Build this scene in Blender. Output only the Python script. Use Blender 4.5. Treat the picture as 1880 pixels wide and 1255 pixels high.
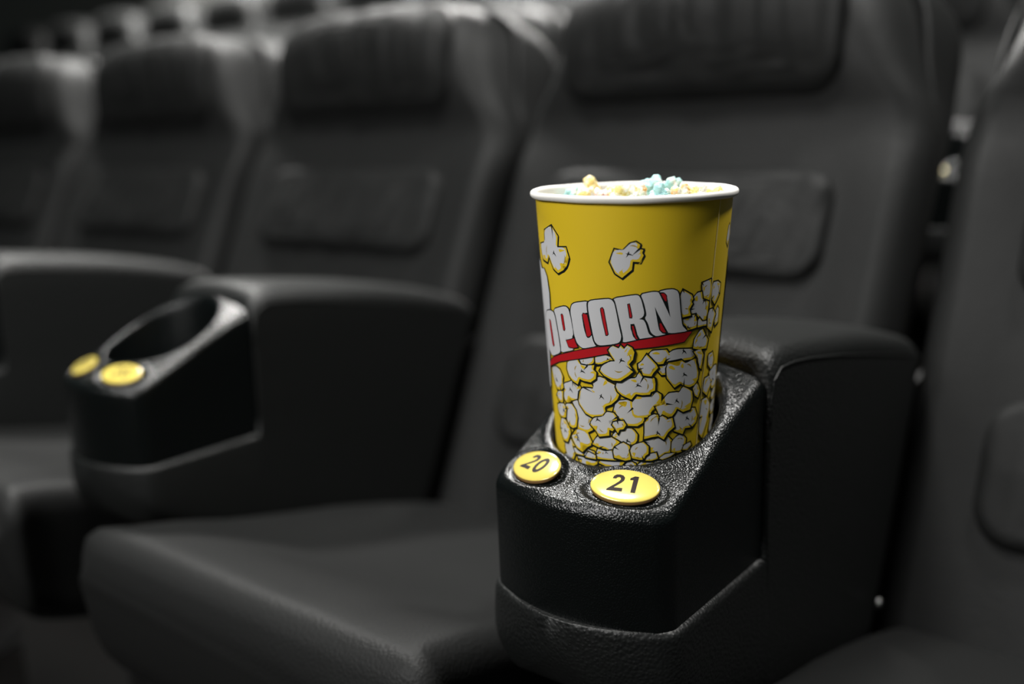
import bpy, bmesh, math, random
from mathutils import Vector, Matrix, noise
from math import sin, cos, pi, radians, sqrt

for _o in list(bpy.data.objects):
    bpy.data.objects.remove(_o, do_unlink=True)
SC = bpy.context.scene
COL = SC.collection
CM = 0.01

# ------------------------------------------------------------------ camera
cam_data = bpy.data.cameras.new('camera')
cam = bpy.data.objects.new('camera', cam_data)
COL.objects.link(cam)
YAW, PITCH, ROLL = radians(-38.506), radians(12.558), radians(-2.08)
fw = Vector((sin(YAW) * cos(PITCH), cos(YAW) * cos(PITCH), -sin(PITCH)))
rt = Vector((cos(YAW), -sin(YAW), 0.0))
up = rt.cross(fw)
r2 = rt * cos(ROLL) + up * sin(ROLL)
u2 = -rt * sin(ROLL) + up * cos(ROLL)
m = Matrix((r2, u2, -fw)).transposed().to_4x4()
m.translation = Vector((0.348, 0.0, 0.95))
cam.matrix_world = m
cam_data.sensor_width = 36.0
cam_data.lens = 35.0
cam_data.clip_start = 0.05
cam_data.clip_end = 60
cam_data.dof.use_dof = True
cam_data.dof.focus_distance = 0.628
cam_data.dof.aperture_fstop = 2.0
SC.camera = cam

# ------------------------------------------------------------------ colour
SC.view_settings.view_transform = 'Standard'
SC.view_settings.look = 'None'
SC.view_settings.gamma = 1.0
SC.view_settings.exposure = 0.0
SC.view_settings.use_curve_mapping = False

# ------------------------------------------------------------------ light
w = bpy.data.worlds.new('hall_ambience')
SC.world = w
w.use_nodes = True
w.node_tree.nodes['Background'].inputs[0].default_value = (0.80, 1.0, 0.98, 1)
w.node_tree.nodes['Background'].inputs[1].default_value = 0.035

def area(name, loc, target, power, size, color=(1, 1, 1), shape='DISK', size_y=None, spread=pi):
    d = bpy.data.lights.new(name, 'AREA')
    d.energy = power
    d.shape = shape
    d.size = size
    if size_y:
        d.size_y = size_y
    d.color = color
    d.spread = spread
    o = bpy.data.objects.new(name, d)
    COL.objects.link(o)
    o.location = loc
    o.rotation_euler = (Vector(target) - Vector(loc)).to_track_quat('-Z', 'Y').to_euler()
    return o

WARM = (1.0, 0.985, 0.95)
# ceiling downlights of the hall
area('ceiling_lamp', (0.75, 1.35, 3.1), (0.0, 0.6, 0.8), 52, 0.30, WARM)
area('ceiling_lamp', (-0.5, 0.35, 3.2), (-0.3, 0.6, 0.8), 58, 0.45, WARM)
area('ceiling_lamp', (-2.3, 1.7, 3.4), (-2.5, 1.9, 0.8), 120, 0.50, WARM, spread=radians(125))
area('ceiling_lamp', (-4.6, 3.2, 3.9), (-4.6, 3.4, 0.8), 190, 0.50, WARM, spread=radians(85))
area('ceiling_lamp', (-2.2, 3.0, 3.9), (-2.2, 3.2, 0.8), 110, 0.50, WARM, spread=radians(85))
area('ceiling_lamp', (-1.7, 4.0, 2.7), (-0.4, 0.7, 0.75), 270, 2.4, WARM, 'RECTANGLE', 0.5)  # unseen soft rear lamp added for sheen on armrest tops and tray
# unseen fill lamp added near the camera to brighten the bucket
area('front_fill', (-0.34, -0.95, 1.76), (-0.03, 0.6, 0.85), 24.5, 0.9, (1, 0.99, 0.97), 'RECTANGLE', 0.6)

# ------------------------------------------------------------------ materials
def mat(name, color, rough=0.5, spec=0.5, metallic=0.0, coat=0.0):
    m_ = bpy.data.materials.new(name)
    m_.use_nodes = True
    b = m_.node_tree.nodes['Principled BSDF']
    b.inputs['Base Color'].default_value = (*color, 1)
    b.inputs['Roughness'].default_value = rough
    b.inputs['Metallic'].default_value = metallic
    b.inputs['Specular IOR Level'].default_value = spec
    b.inputs['Coat Weight'].default_value = coat
    b.inputs['Coat Roughness'].default_value = 0.05
    return m_

def add_cells_bump(m_, scale, strength, dist, kind='VORONOI', smooth=True, second=None):
    nt = m_.node_tree
    b = nt.nodes['Principled BSDF']
    tc = nt.nodes.new('ShaderNodeTexCoord')
    if kind == 'VORONOI':
        t = nt.nodes.new('ShaderNodeTexVoronoi')
        t.feature = 'SMOOTH_F1' if smooth else 'F1'
        out = t.outputs['Distance']
    else:
        t = nt.nodes.new('ShaderNodeTexNoise')
        t.inputs['Detail'].default_value = 4
        out = t.outputs['Fac']
    t.inputs['Scale'].default_value = scale
    nt.links.new(tc.outputs['Object'], t.inputs['Vector'])
    bu = nt.nodes.new('ShaderNodeBump')
    bu.inputs['Strength'].default_value = strength
    bu.inputs['Distance'].default_value = dist
    bu.invert = kind == 'VORONOI'
    nt.links.new(out, bu.inputs['Height'])
    if second:
        t2 = nt.nodes.new('ShaderNodeTexNoise')
        t2.inputs['Scale'].default_value = second[0]
        t2.inputs['Detail'].default_value = 2
        nt.links.new(tc.outputs['Object'], t2.inputs['Vector'])
        b2 = nt.nodes.new('ShaderNodeBump')
        b2.inputs['Strength'].default_value = second[1]
        b2.inputs['Distance'].default_value = second[2]
        nt.links.new(t2.outputs['Fac'], b2.inputs['Height'])
        nt.links.new(b2.outputs['Normal'], bu.inputs['Normal'])
    nt.links.new(bu.outputs['Normal'], b.inputs['Normal'])
    return m_

LEATHER = add_cells_bump(mat('black_leather', (0.0138, 0.0142, 0.0141), 0.52, 0.16), 420, 0.55, 0.0006, second=(14, 0.25, 0.004))
ARM_LEATHER = add_cells_bump(mat('armrest_leather', (0.0044, 0.0052, 0.0050), 0.50, 0.50), 430, 0.8, 0.0007, second=(30, 0.2, 0.002))
PLASTIC = add_cells_bump(mat('black_textured_plastic', (0.0018, 0.0028, 0.0028), 0.27, 0.5), 900, 0.75, 0.0005)
DARK_PLASTIC = mat('plain_black_plastic', (0.003, 0.003, 0.003), 0.7, 0.1)
METAL = mat('brushed_steel', (0.5, 0.5, 0.5), 0.35, 0.5, 1.0)
BUTTON = mat('glossy_yellow_button', (0.72, 0.58, 0.125), 0.18, 0.5, 0, 1.0)
DIGIT = mat('dark_brown_print', (0.020, 0.012, 0.009), 0.5, 0.15)
BUTTON_SIDE = mat('brown_button_edge', (0.22, 0.12, 0.04), 0.4)
PAPER_WHITE = mat('white_paper', (0.84, 0.82, 0.78), 0.5)
YELLOW = mat('yellow_print', (0.80, 0.56, 0.022), 0.38, 0.5)
P_WHITE = mat('white_print', (0.66, 0.66, 0.68), 0.38, 0.5)
P_BLACK = mat('black_print', (0.008, 0.012, 0.012), 0.38, 0.4)
P_RED = mat('red_print', (0.50, 0.010, 0.016), 0.38, 0.5)
P_OLIVE = mat('olive_print', (0.40, 0.27, 0.012), 0.38, 0.5)
SEAM_MAT = mat('cream_paper_edge', (0.85, 0.66, 0.22), 0.4)
CARPET = add_cells_bump(mat('dark_carpet', (0.016, 0.015, 0.014), 0.95, 0.1), 260, 0.8, 0.003, 'NOISE')
WALL = add_cells_bump(mat('grey_wall_cloth', (0.16, 0.16, 0.15), 0.9, 0.1), 120, 0.3, 0.002, 'NOISE')
GLINT_MAT = bpy.data.materials.new('glint_glow')  # emissive colour that stands in for a bright glint
GLINT_MAT.use_nodes = True
_b = GLINT_MAT.node_tree.nodes['Principled BSDF']
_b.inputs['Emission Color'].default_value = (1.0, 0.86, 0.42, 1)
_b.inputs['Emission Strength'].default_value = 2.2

def popcorn_mat(name, tint, amount):
    m_ = mat(name, (0.9, 0.85, 0.7), 0.55, 0.3)
    nt = m_.node_tree
    b = nt.nodes['Principled BSDF']
    tc = nt.nodes.new('ShaderNodeTexCoord')
    n = nt.nodes.new('ShaderNodeTexNoise')
    n.inputs['Scale'].default_value = 130
    n.inputs['Detail'].default_value = 3
    rp = nt.nodes.new('ShaderNodeValToRGB')
    rp.color_ramp.elements[0].position = amount
    rp.color_ramp.elements[0].color = (*tint, 1)
    rp.color_ramp.elements[1].position = amount + 0.16
    rp.color_ramp.elements[1].color = (0.95, 0.91, 0.80, 1)
    nt.links.new(tc.outputs['Object'], n.inputs['Vector'])
    nt.links.new(n.outputs['Fac'], rp.inputs['Fac'])
    nt.links.new(rp.outputs['Color'], b.inputs['Base Color'])
    b.inputs['Subsurface Weight'].default_value = 0.25
    b.inputs['Subsurface Radius'].default_value = (0.004, 0.003, 0.002)
    add_cells_bump(m_, 700, 0.5, 0.0006, 'NOISE')
    return m_
POP = {'yellow': popcorn_mat('yellow_glazed_popcorn', (0.95, 0.74, 0.30), 0.46),
       'blue': popcorn_mat('blue_glazed_popcorn', (0.40, 0.70, 0.70), 0.52),
       'pink': popcorn_mat('pink_glazed_popcorn', (0.92, 0.62, 0.58), 0.46),
       'orange': popcorn_mat('orange_glazed_popcorn', (0.90, 0.50, 0.16), 0.38)}

# ------------------------------------------------------------------ helpers
def link(name, bm, mats, parent=None, smooth=True, loc=None):
    me = bpy.data.meshes.new(name)
    bm.normal_update()
    bm.to_mesh(me)
    bm.free()
    for mm in (mats if isinstance(mats, (list, tuple)) else [mats]):
        me.materials.append(mm)
    if smooth:
        for p in me.polygons:
            p.use_smooth = True
    o = bpy.data.objects.new(name, me)
    COL.objects.link(o)
    if parent:
        o.parent = parent
    if loc:
        o.location = loc
    return o

def tag(o, label=None, cat=None, group=None, kind=None):
    if label: o['label'] = label
    if cat: o['category'] = cat
    if group: o['group'] = group
    if kind: o['kind'] = kind
    return o

def empty(name, loc):
    o = bpy.data.objects.new(name, None)
    o.empty_display_size = 0.05
    COL.objects.link(o)
    o.location = loc
    return o

def copy_tree(o, parent=None):
    c = o.copy()
    COL.objects.link(c)
    c.parent = parent
    for ch in list(o.children):
        copy_tree(ch, c)
    return c

def rings_mesh(rings, closed=True, cap0=True, cap1=True):
    """skin a list of equal-length point rings (metres)"""
    bm = bmesh.new()
    V = [[bm.verts.new(p) for p in r] for r in rings]
    n = len(rings[0])
    for a, b in zip(V[:-1], V[1:]):
        for i in range(n if closed else n - 1):
            j = (i + 1) % n
            try:
                bm.faces.new((a[i], a[j], b[j], b[i]))
            except ValueError:
                pass
    if cap0:
        bm.faces.new(list(reversed(V[0])))
    if cap1:
        bm.faces.new(V[-1])
    bmesh.ops.recalc_face_normals(bm, faces=bm.faces)
    return bm

def rrect(hw, hh, r, n=10, m=6):
    """rounded rectangle outline, counter-clockwise, straight sides cut into m pieces"""
    r = min(r, hw * 0.999, hh * 0.999)
    pts = []
    cs = [(hw - r, hh - r, 0), (-hw + r, hh - r, 90), (-hw + r, -hh + r, 180), (hw - r, -hh + r, 270)]
    for k, (cx, cy, a0) in enumerate(cs):
        arc = [(cx + r * cos(radians(a0 + 90 * i / n)), cy + r * sin(radians(a0 + 90 * i / n))) for i in range(n + 1)]
        pts += arc
        nx, ny, na = cs[(k + 1) % 4]
        e = (nx + r * cos(radians(na)), ny + r * sin(radians(na)))
        s = arc[-1]
        pts += [(s[0] + (e[0] - s[0]) * i / m, s[1] + (e[1] - s[1]) * i / m) for i in range(1, m)]
    return pts

def interp(tab, x):
    if x <= tab[0][0]:
        return tab[0][1]
    for (a, va), (b, vb) in zip(tab[:-1], tab[1:]):
        if x <= b:
            t = (x - a) / (b - a)
            return va + (vb - va) * t
    return tab[-1][1]

def smooth_interp(tab, x):
    """Catmull-Rom through the table"""
    if x <= tab[0][0]: return tab[0][1]
    if x >= tab[-1][0]: return tab[-1][1]
    for i in range(len(tab) - 1):
        if x <= tab[i + 1][0]:
            x0, y0 = tab[i]; x1, y1 = tab[i + 1]
            m0 = (tab[i + 1][1] - tab[i - 1][1]) / (tab[i + 1][0] - tab[i - 1][0]) if i > 0 else (y1 - y0) / (x1 - x0)
            m1 = (tab[i + 2][1] - tab[i][1]) / (tab[i + 2][0] - tab[i][0]) if i + 2 < len(tab) else (y1 - y0) / (x1 - x0)
            h = x1 - x0; t = (x - x0) / h
            return ((2*t**3 - 3*t**2 + 1) * y0 + (t**3 - 2*t**2 + t) * h * m0 + (-2*t**3 + 3*t**2) * y1 + (t**3 - t**2) * h * m1)

def tube(path, r, n=8, closed=False):
    """tube along a list of Vectors (metres)"""
    rings = []
    L = len(path)
    for i, p in enumerate(path):
        a = path[(i - 1) % L] if (closed or i > 0) else p
        b = path[(i + 1) % L] if (closed or i < L - 1) else p
        t = (b - a).normalized()
        ref = Vector((0, 0, 1)) if abs(t.z) < 0.9 else Vector((1, 0, 0))
        x = t.cross(ref).normalized(); y = t.cross(x)
        rings.append([p + x * r * cos(2*pi*k/n) + y * r * sin(2*pi*k/n) for k in range(n)])
    if closed:
        rings.append(rings[0])
        return rings_mesh(rings, True, False, False)
    return rings_mesh(rings)

def sstep(a, b, x):
    t = max(0.0, min(1.0, (x - a) / (b - a)))
    return t * t * (3 - 2 * t)
# ---- artwork of the bucket: (angle in radians, cm below the rim)
ART_KERNELS = [([(-1.6694,10.241),(-1.4463,9.974),(-1.467,10.348),(-1.5251,10.599),(-1.591,10.671),(-1.6446,10.551)],None),([(-1.4403,9.97),(-1.3179,9.775),(-1.2519,9.911),(-1.2303,10.034),(-1.3197,10.2),(-1.3662,10.353),(-1.4373,10.427)],(-1.2966,10.026)),([(-2.2494,11.525),(-2.1011,11.258),(-2.0024,11.337),(-1.9466,11.743),(-1.9655,12.107),(-1.953,12.501),(-2.0164,12.79),(-2.1239,12.8),(-2.2019,12.219)],(-2.117,12.17)),([(-2.0854,12.953),(-1.9707,12.797),(-1.9913,13.651),(-2.0914,13.585),(-2.1423,13.311)],None),([(-2.1329,13.924),(-1.9687,13.655),(-1.9207,13.9),(-1.9456,14.557),(-2.0458,14.771),(-2.121,14.465)],(-1.9798,14.119)),([(-2.0458,14.771),(-1.9505,14.772),(-1.877,15.226),(-1.8637,15.556),(-1.941,16.297),(-2.0371,16.303),(-2.0976,15.551)],(-1.9801,15.548)),([(-1.8481,11.121),(-1.8303,10.599),(-1.6698,10.275),(-1.6313,10.605),(-1.5381,10.629),(-1.4559,10.505),(-1.4703,10.811),(-1.4349,10.985),(-1.4436,11.387),(-1.5082,11.666),(-1.6008,11.643),(-1.6561,11.56),(-1.6903,11.962),(-1.7659,11.805),(-1.82,11.527)],(-1.615,11.023)),([(-1.8281,12.009),(-1.7659,11.805),(-1.6903,11.962),(-1.6554,12.129),(-1.6516,12.428),(-1.6241,12.536),(-1.6431,12.959),(-1.7056,13.16),(-1.8043,13.204),(-1.8556,13.061),(-1.8935,13.555),(-1.9501,13.32),(-1.9594,12.783),(-1.9608,12.374),(-1.9051,12.168)],(-1.8184,12.472)),([(-1.7977,13.333),(-1.6891,13.074),(-1.6214,13.615),(-1.5013,14.047),(-1.5324,14.551),(-1.5085,14.939),(-1.5802,15.179),(-1.7478,15.058),(-1.7522,14.787),(-1.7285,14.278),(-1.7611,13.699)],None),([(-1.9148,13.617),(-1.8089,13.483),(-1.7464,13.819),(-1.7285,14.278),(-1.7553,14.998),(-1.8189,15.148),(-1.8933,15.04),(-1.9345,14.542),(-1.9798,14.119)],None),([(-1.2151,12.793),(-1.0359,12.652),(-1.0244,13.216),(-0.9956,13.884),(-0.8936,13.89),(-0.8928,14.158),(-0.9664,14.422),(-1.0919,14.4),(-1.1261,14.172),(-1.189,13.922),(-1.2169,13.529),(-1.2401,13.539),(-1.2218,13.196),(-1.2156,12.993)],(-1.1833,13.953)),([(-1.4689,11.471),(-1.3945,11.257),(-1.3362,11.323),(-1.3023,11.504),(-1.2572,11.616),(-1.1903,11.79),(-1.2077,12.06),(-1.1746,12.347),(-1.1977,12.654),(-1.2617,13.013),(-1.3329,13.184),(-1.3456,13.325),(-1.324,13.851),(-1.5013,14.047),(-1.5954,13.861),(-1.6772,13.333),(-1.6891,13.074),(-1.6354,12.918),(-1.6241,12.536),(-1.659,12.435),(-1.6059,12.149),(-1.4798,12.111),(-1.456,12.294),(-1.4659,11.934),(-1.4829,11.681)],(-1.3838,12.545)),([(-1.1898,11.526),(-1.1236,11.377),(-1.0367,11.234),(-0.9827,11.232),(-0.9511,10.841),(-0.9071,11.172),(-0.8084,11.192),(-0.7858,11.264),(-0.8012,11.555),(-0.773,11.596),(-0.7763,12.056),(-0.8209,12.142),(-0.8315,12.304),(-0.9149,12.322),(-0.9867,12.252),(-1.0359,12.618),(-1.1356,12.37),(-1.1854,12.119),(-1.2072,11.828)],(-0.9657,11.692)),([(-0.8739,9.682),(-0.8466,9.849),(-0.7682,10.357),(-0.7505,10.558),(-0.7988,10.868),(-0.8199,11.091),(-0.9075,11.008),(-0.9245,10.713),(-0.9569,10.613),(-0.9628,10.287),(-0.9206,10.128)],None),([(-0.7464,10.299),(-0.6658,10.528),(-0.6265,10.352),(-0.6475,10.667),(-0.6445,11.061),(-0.7025,11.046),(-0.7554,10.686)],None),([(-0.8474,9.655),(-0.8053,9.44),(-0.6566,9.431),(-0.6258,9.704),(-0.5804,9.535),(-0.5208,9.474),(-0.3199,9.593),(-0.2674,10.032),(-0.3094,10.256),(-0.449,10.238),(-0.4901,10.6),(-0.6268,10.32),(-0.6636,10.042),(-0.6901,10.322),(-0.7629,10.326),(-0.8247,9.951)],(-0.4433,9.624)),([(-0.6268,10.32),(-0.4898,10.633),(-0.4618,10.261),(-0.4056,10.5),(-0.2786,10.284),(-0.2283,10.86),(-0.2032,11.283),(-0.2039,11.681),(-0.2477,12.035),(-0.325,12.123),(-0.4139,11.976),(-0.4576,11.742),(-0.5393,11.979),(-0.6368,11.294),(-0.6475,10.667)],(-0.4168,11.214)),([(-1.0248,12.684),(-0.9866,12.285),(-0.837,12.336),(-0.8209,12.142),(-0.7645,12.126),(-0.6996,12.384),(-0.7009,13.08),(-0.765,13.121),(-0.8205,13.57),(-0.8079,13.808),(-0.9956,13.884),(-1.0244,13.216)],None),([(-0.6679,12.697),(-0.6043,12.335),(-0.5035,12.336),(-0.4699,12.395),(-0.427,12.031),(-0.3685,12.182),(-0.2886,12.46),(-0.2711,13.014),(-0.3003,13.656),(-0.4049,13.722),(-0.4918,13.412),(-0.5156,13.662),(-0.5523,13.904),(-0.617,13.76),(-0.6554,13.571),(-0.6769,13.962),(-0.7136,13.877),(-0.7275,13.536),(-0.7588,13.19),(-0.6947,13.117),(-0.6228,13.055)],(-0.504,12.901)),([(-1.5175,14.401),(-1.4753,14.093),(-1.3608,13.941),(-1.3168,13.577),(-1.2403,13.606),(-1.2004,13.859),(-1.2128,14.2),(-1.2897,14.271),(-1.2256,14.612),(-1.2559,14.829),(-1.2976,14.749),(-1.2993,15.159),(-1.4189,15.308),(-1.4682,14.904),(-1.5327,14.585)],(-1.4371,14.164)),([(-1.2422,14.247),(-1.1953,14.16),(-1.1261,14.104),(-1.0976,14.367),(-1.1266,14.644),(-1.173,14.692),(-1.1911,14.936),(-1.2256,14.612),(-1.2546,14.422)],None),([(-1.2448,15.096),(-1.1731,14.726),(-1.092,14.636),(-1.0347,14.627),(-1.0002,14.76),(-0.9653,15.03),(-0.9703,15.437),(-1.0222,15.849),(-1.0573,15.785),(-1.1393,15.667),(-1.1746,15.543),(-1.2573,15.272)],(-1.0807,15.482)),([(-1.7488,15.128),(-1.5805,15.214),(-1.5169,15.943),(-1.5904,16.191),(-1.6967,16.104),(-1.6795,16.641),(-1.769,16.475),(-1.8337,16.003),(-1.848,15.743),(-1.755,15.551)],(-1.7425,15.848)),([(-1.4452,15.364),(-1.3055,15.196),(-1.1746,15.577),(-1.2354,15.979),(-1.2427,16.395),(-1.347,16.113),(-1.424,16.102),(-1.5169,15.943)],None),([(-1.4446,16.223),(-1.3607,16.33),(-1.2482,16.192),(-1.2435,16.671),(-1.1769,16.848),(-1.456,16.891),(-1.4671,16.554)],(-1.342,16.386)),([(-1.2293,15.976),(-1.1275,15.596),(-1.0573,15.819),(-1.0454,16.193),(-1.0452,16.743),(-1.1048,16.824),(-1.2374,16.668),(-1.2484,16.26)],None),([(-1.0455,16.125),(-1.0106,15.779),(-0.8943,15.545),(-0.8341,15.864),(-0.832,16.343),(-0.8675,16.472),(-0.8905,16.743),(-0.9383,16.738),(-1.0215,16.637)],None),([(-0.8812,14.194),(-0.841,14.169),(-0.8308,13.835),(-0.7736,13.685),(-0.7323,13.735),(-0.7187,14.009),(-0.6778,13.827),(-0.6276,13.989),(-0.6139,14.132),(-0.551,14.039),(-0.5182,14.672),(-0.5941,14.956),(-0.6474,15.432),(-0.7175,15.157),(-0.7895,15.196),(-0.8833,15.309),(-0.8788,14.903)],(-0.7248,14.95)),([(-0.8827,15.513),(-0.7895,15.196),(-0.7297,15.152),(-0.6535,15.462),(-0.6181,15.144),(-0.5353,15.611),(-0.5404,16.429),(-0.6198,16.475),(-0.6946,16.741),(-0.7282,16.381),(-0.82,16.347),(-0.8341,15.864)],None),([(-0.5342,15.714),(-0.469,15.392),(-0.3982,15.288),(-0.3312,15.665),(-0.3397,16.137),(-0.381,16.506),(-0.4697,16.523),(-0.5343,16.365)],None),([(-0.5386,13.981),(-0.4846,13.451),(-0.4045,13.756),(-0.2851,13.605),(-0.2164,13.682),(-0.1576,14.296),(-0.1776,14.68),(-0.2444,14.941),(-0.3588,14.884),(-0.3912,15.26),(-0.5153,14.945),(-0.5122,14.609)],(-0.3381,14.226)),([(-0.8677,16.404),(-0.8197,16.415),(-0.7346,16.343),(-0.7135,16.731),(-0.7934,16.836),(-0.8903,16.812)],None),([(-0.6882,16.744),(-0.6195,16.509),(-0.4841,16.51),(-0.5513,16.696),(-0.6557,16.831)],None),([(-0.3557,16.119),(-0.2595,15.987),(-0.2382,16.186),(-0.302,16.455),(-0.3753,16.374)],None),([(-1.5795,16.561),(-1.4818,16.706),(-1.4838,16.951),(-1.6287,16.964)],None),([(-1.8245,16.55),(-1.7032,16.6),(-1.6589,16.895),(-1.794,16.929)],None),([(-0.022,10.291),(0.0763,10.208),(0.1363,10.751),(0.0976,11.474),(-0.0131,10.967)],None),([(-0.0663,11.839),(0.052,11.786),(0.1339,12.301),(0.0182,13.095),(-0.0862,12.689)],None),([(-0.0915,13.291),(0.0231,13.237),(0.1388,13.88),(0.1129,14.807),(-0.0143,16.004),(-0.0952,15.612),(-0.1025,14.503)],None),([(-0.2759,12.272),(-0.2073,11.944),(-0.1478,12.615),(-0.1769,12.984),(-0.2337,12.786)],None),([(-0.3017,9.805),(-0.192,9.712),(-0.1378,10.162),(-0.1637,11.06),(-0.2026,10.886),(-0.2313,10.264)],None),([(-0.4984,5.671),(-0.3877,6.046),(-0.3683,6.293),(-0.3901,6.473),(-0.3722,6.602),(-0.4105,6.928),(-0.3868,7.337),(-0.4876,7.388),(-0.5116,6.866),(-0.527,6.042)],None),([(-0.254,5.342),(-0.0952,5.191),(-0.0685,6.018),(-0.1007,6.622),(-0.2003,6.458),(-0.2386,5.957)],None),([(-0.3015,5.969),(-0.2433,5.954),(-0.2251,6.438),(-0.1104,6.692),(-0.1164,7.162),(-0.1137,7.762),(-0.2017,7.92),(-0.2517,7.599),(-0.2872,7.412),(-0.304,7.201),(-0.3564,7.437),(-0.4076,6.969),(-0.3686,6.566),(-0.3564,6.262)],(-0.1987,6.538)),([(-0.0531,5.441),(0.0502,5.451),(0.1375,5.689),(0.1372,6.328),(0.0647,6.737),(0.0127,7.006),(-0.0661,6.573),(-0.0737,5.817)],(0.1076,6.299)),([(-0.4834,7.43),(-0.3821,7.379),(-0.3148,7.351),(-0.2996,7.758),(-0.2712,7.82),(-0.2745,8.175),(-0.3449,8.237),(-0.4112,8.266),(-0.4303,8.016),(-0.4714,7.83)],(-0.4091,8.109)),([(-0.2712,7.82),(-0.251,7.639),(-0.2017,7.92),(-0.1157,7.92),(-0.1089,8.207),(-0.1865,8.173),(-0.2694,8.199)],None),([(-0.307,8.985),(-0.2307,8.492),(-0.1868,8.412),(-0.1278,8.871),(-0.0715,9.211),(-0.0948,9.754),(-0.2486,9.66),(-0.3164,9.538)],None),([(-0.0856,7.231),(-0.0228,7.211),(0.0492,7.643),(0.0159,8.011),(-0.0198,8.7),(-0.1049,8.371),(-0.1126,7.564)],None),([(0.1097,7.223),(0.1592,7.436),(0.1678,8.257),(0.0771,8.4),(0.0446,7.961),(0.0599,7.494)],None),([(-2.1433,2.134),(-1.9656,1.72),(-1.8609,2.364),(-1.8835,3.076),(-1.751,3.004),(-1.714,3.681),(-1.782,3.953),(-1.7395,4.084),(-1.7599,4.291),(-1.8338,4.259),(-1.8097,4.558),(-1.9055,4.821),(-1.9939,4.569),(-2.0699,3.83),(-2.1141,4.262),(-2.2749,4.15),(-2.3363,3.145),(-2.1543,2.934)],(-1.9579,3.514)),([(-1.2078,2.946),(-1.1248,3.053),(-1.0545,2.603),(-0.9966,2.493),(-0.9499,2.684),(-0.9611,2.945),(-0.9201,2.987),(-0.9313,3.21),(-0.9156,3.362),(-0.9537,3.81),(-1.0211,3.768),(-1.0302,4.26),(-1.1324,4.796),(-1.2051,4.499),(-1.2585,3.785)],(-1.072,3.277)),([(0.2515,2.109),(0.3029,1.908),(0.4502,2.642),(0.2967,3.48),(0.2084,3.097)],None)]
ART_FRONT_KERNEL = [([(-1.29,9.399),(-1.2341,9.055),(-1.1687,9.217),(-1.1506,8.997),(-1.1097,9.242),(-1.0803,8.987),(-1.0277,9.163),(-1.0005,9.486),(-1.0153,9.992),(-1.0567,10.284),(-1.0062,10.754),(-1.0685,11.087),(-1.1539,11.433),(-1.2407,11.424),(-1.3414,11.138),(-1.3921,10.835),(-1.3575,10.449),(-1.2616,10.114),(-1.2186,10.099),(-1.2604,9.75)],(-1.146,10.044))]
ART_LETTERS = [[(-2.2593,7.678),(-2.2126,7.538),(-2.1138,7.412),(-2.0396,7.446),(-2.0093,7.722),(-1.967,8.905),(-1.9426,9.938),(-1.9682,10.166),(-2.1459,10.56),(-2.2087,10.437),(-2.2734,10.069),(-2.3029,8.934),(-2.2959,8.03)],[(-2.027,7.26),(-1.8425,6.897),(-1.7892,6.875),(-1.7562,7.02),(-1.73,7.6),(-1.7047,8.613),(-1.7268,8.826),(-1.7901,8.991),(-1.8388,8.972),(-1.8254,9.506),(-1.8008,9.679),(-1.6986,9.649),(-1.9325,10.081),(-1.9282,9.568),(-1.9874,7.7)],[(-1.7209,6.908),(-1.7041,6.683),(-1.6615,6.526),(-1.5069,6.337),(-1.5161,6.523),(-1.5119,6.984),(-1.5088,7.088),(-1.5482,7.026),(-1.577,7.043),(-1.5792,7.278),(-1.5585,8.202),(-1.526,8.737),(-1.4893,8.693),(-1.468,8.488),(-1.455,8.865),(-1.437,9.09),(-1.4184,9.208),(-1.5785,9.464),(-1.6213,9.367),(-1.6642,9.141),(-1.6957,8.648),(-1.7135,7.801),(-1.7291,7.171)],[(-1.4972,6.597),(-1.4918,6.384),(-1.4566,6.25),(-1.2768,6.083),(-1.236,6.143),(-1.2127,6.346),(-1.1967,6.779),(-1.1679,7.778),(-1.1433,8.448),(-1.1485,8.703),(-1.1696,8.886),(-1.2297,8.999),(-1.3686,9.14),(-1.4062,9.095),(-1.4357,8.897),(-1.4524,8.479),(-1.4744,7.725),(-1.4958,6.933)],[(-1.2194,6.038),(-1.0036,5.807),(-0.967,5.848),(-0.942,6.1),(-0.9091,6.915),(-0.9148,7.147),(-0.9395,7.281),(-0.9644,7.345),(-0.9141,7.4),(-0.8914,7.657),(-0.8606,8.289),(-0.8343,8.432),(-0.8079,8.517),(-0.9366,8.601),(-0.9876,8.677),(-1.1286,8.876),(-1.1219,8.559),(-1.1651,7.31),(-1.198,6.305)],[(-0.9488,5.772),(-0.8326,5.637),(-0.7889,5.647),(-0.7635,5.704),(-0.7481,5.609),(-0.6941,5.542),(-0.6151,5.535),(-0.5663,5.672),(-0.5463,5.952),(-0.5161,7.211),(-0.49,7.933),(-0.453,8.154),(-0.4192,8.335),(-0.6062,8.359),(-0.6485,8.299),(-0.6754,8.386),(-0.7785,8.486),(-0.8151,8.358),(-0.8417,8.175),(-0.8693,7.622),(-0.9018,7.305),(-0.8837,7.074),(-0.9139,6.295)]]
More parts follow.
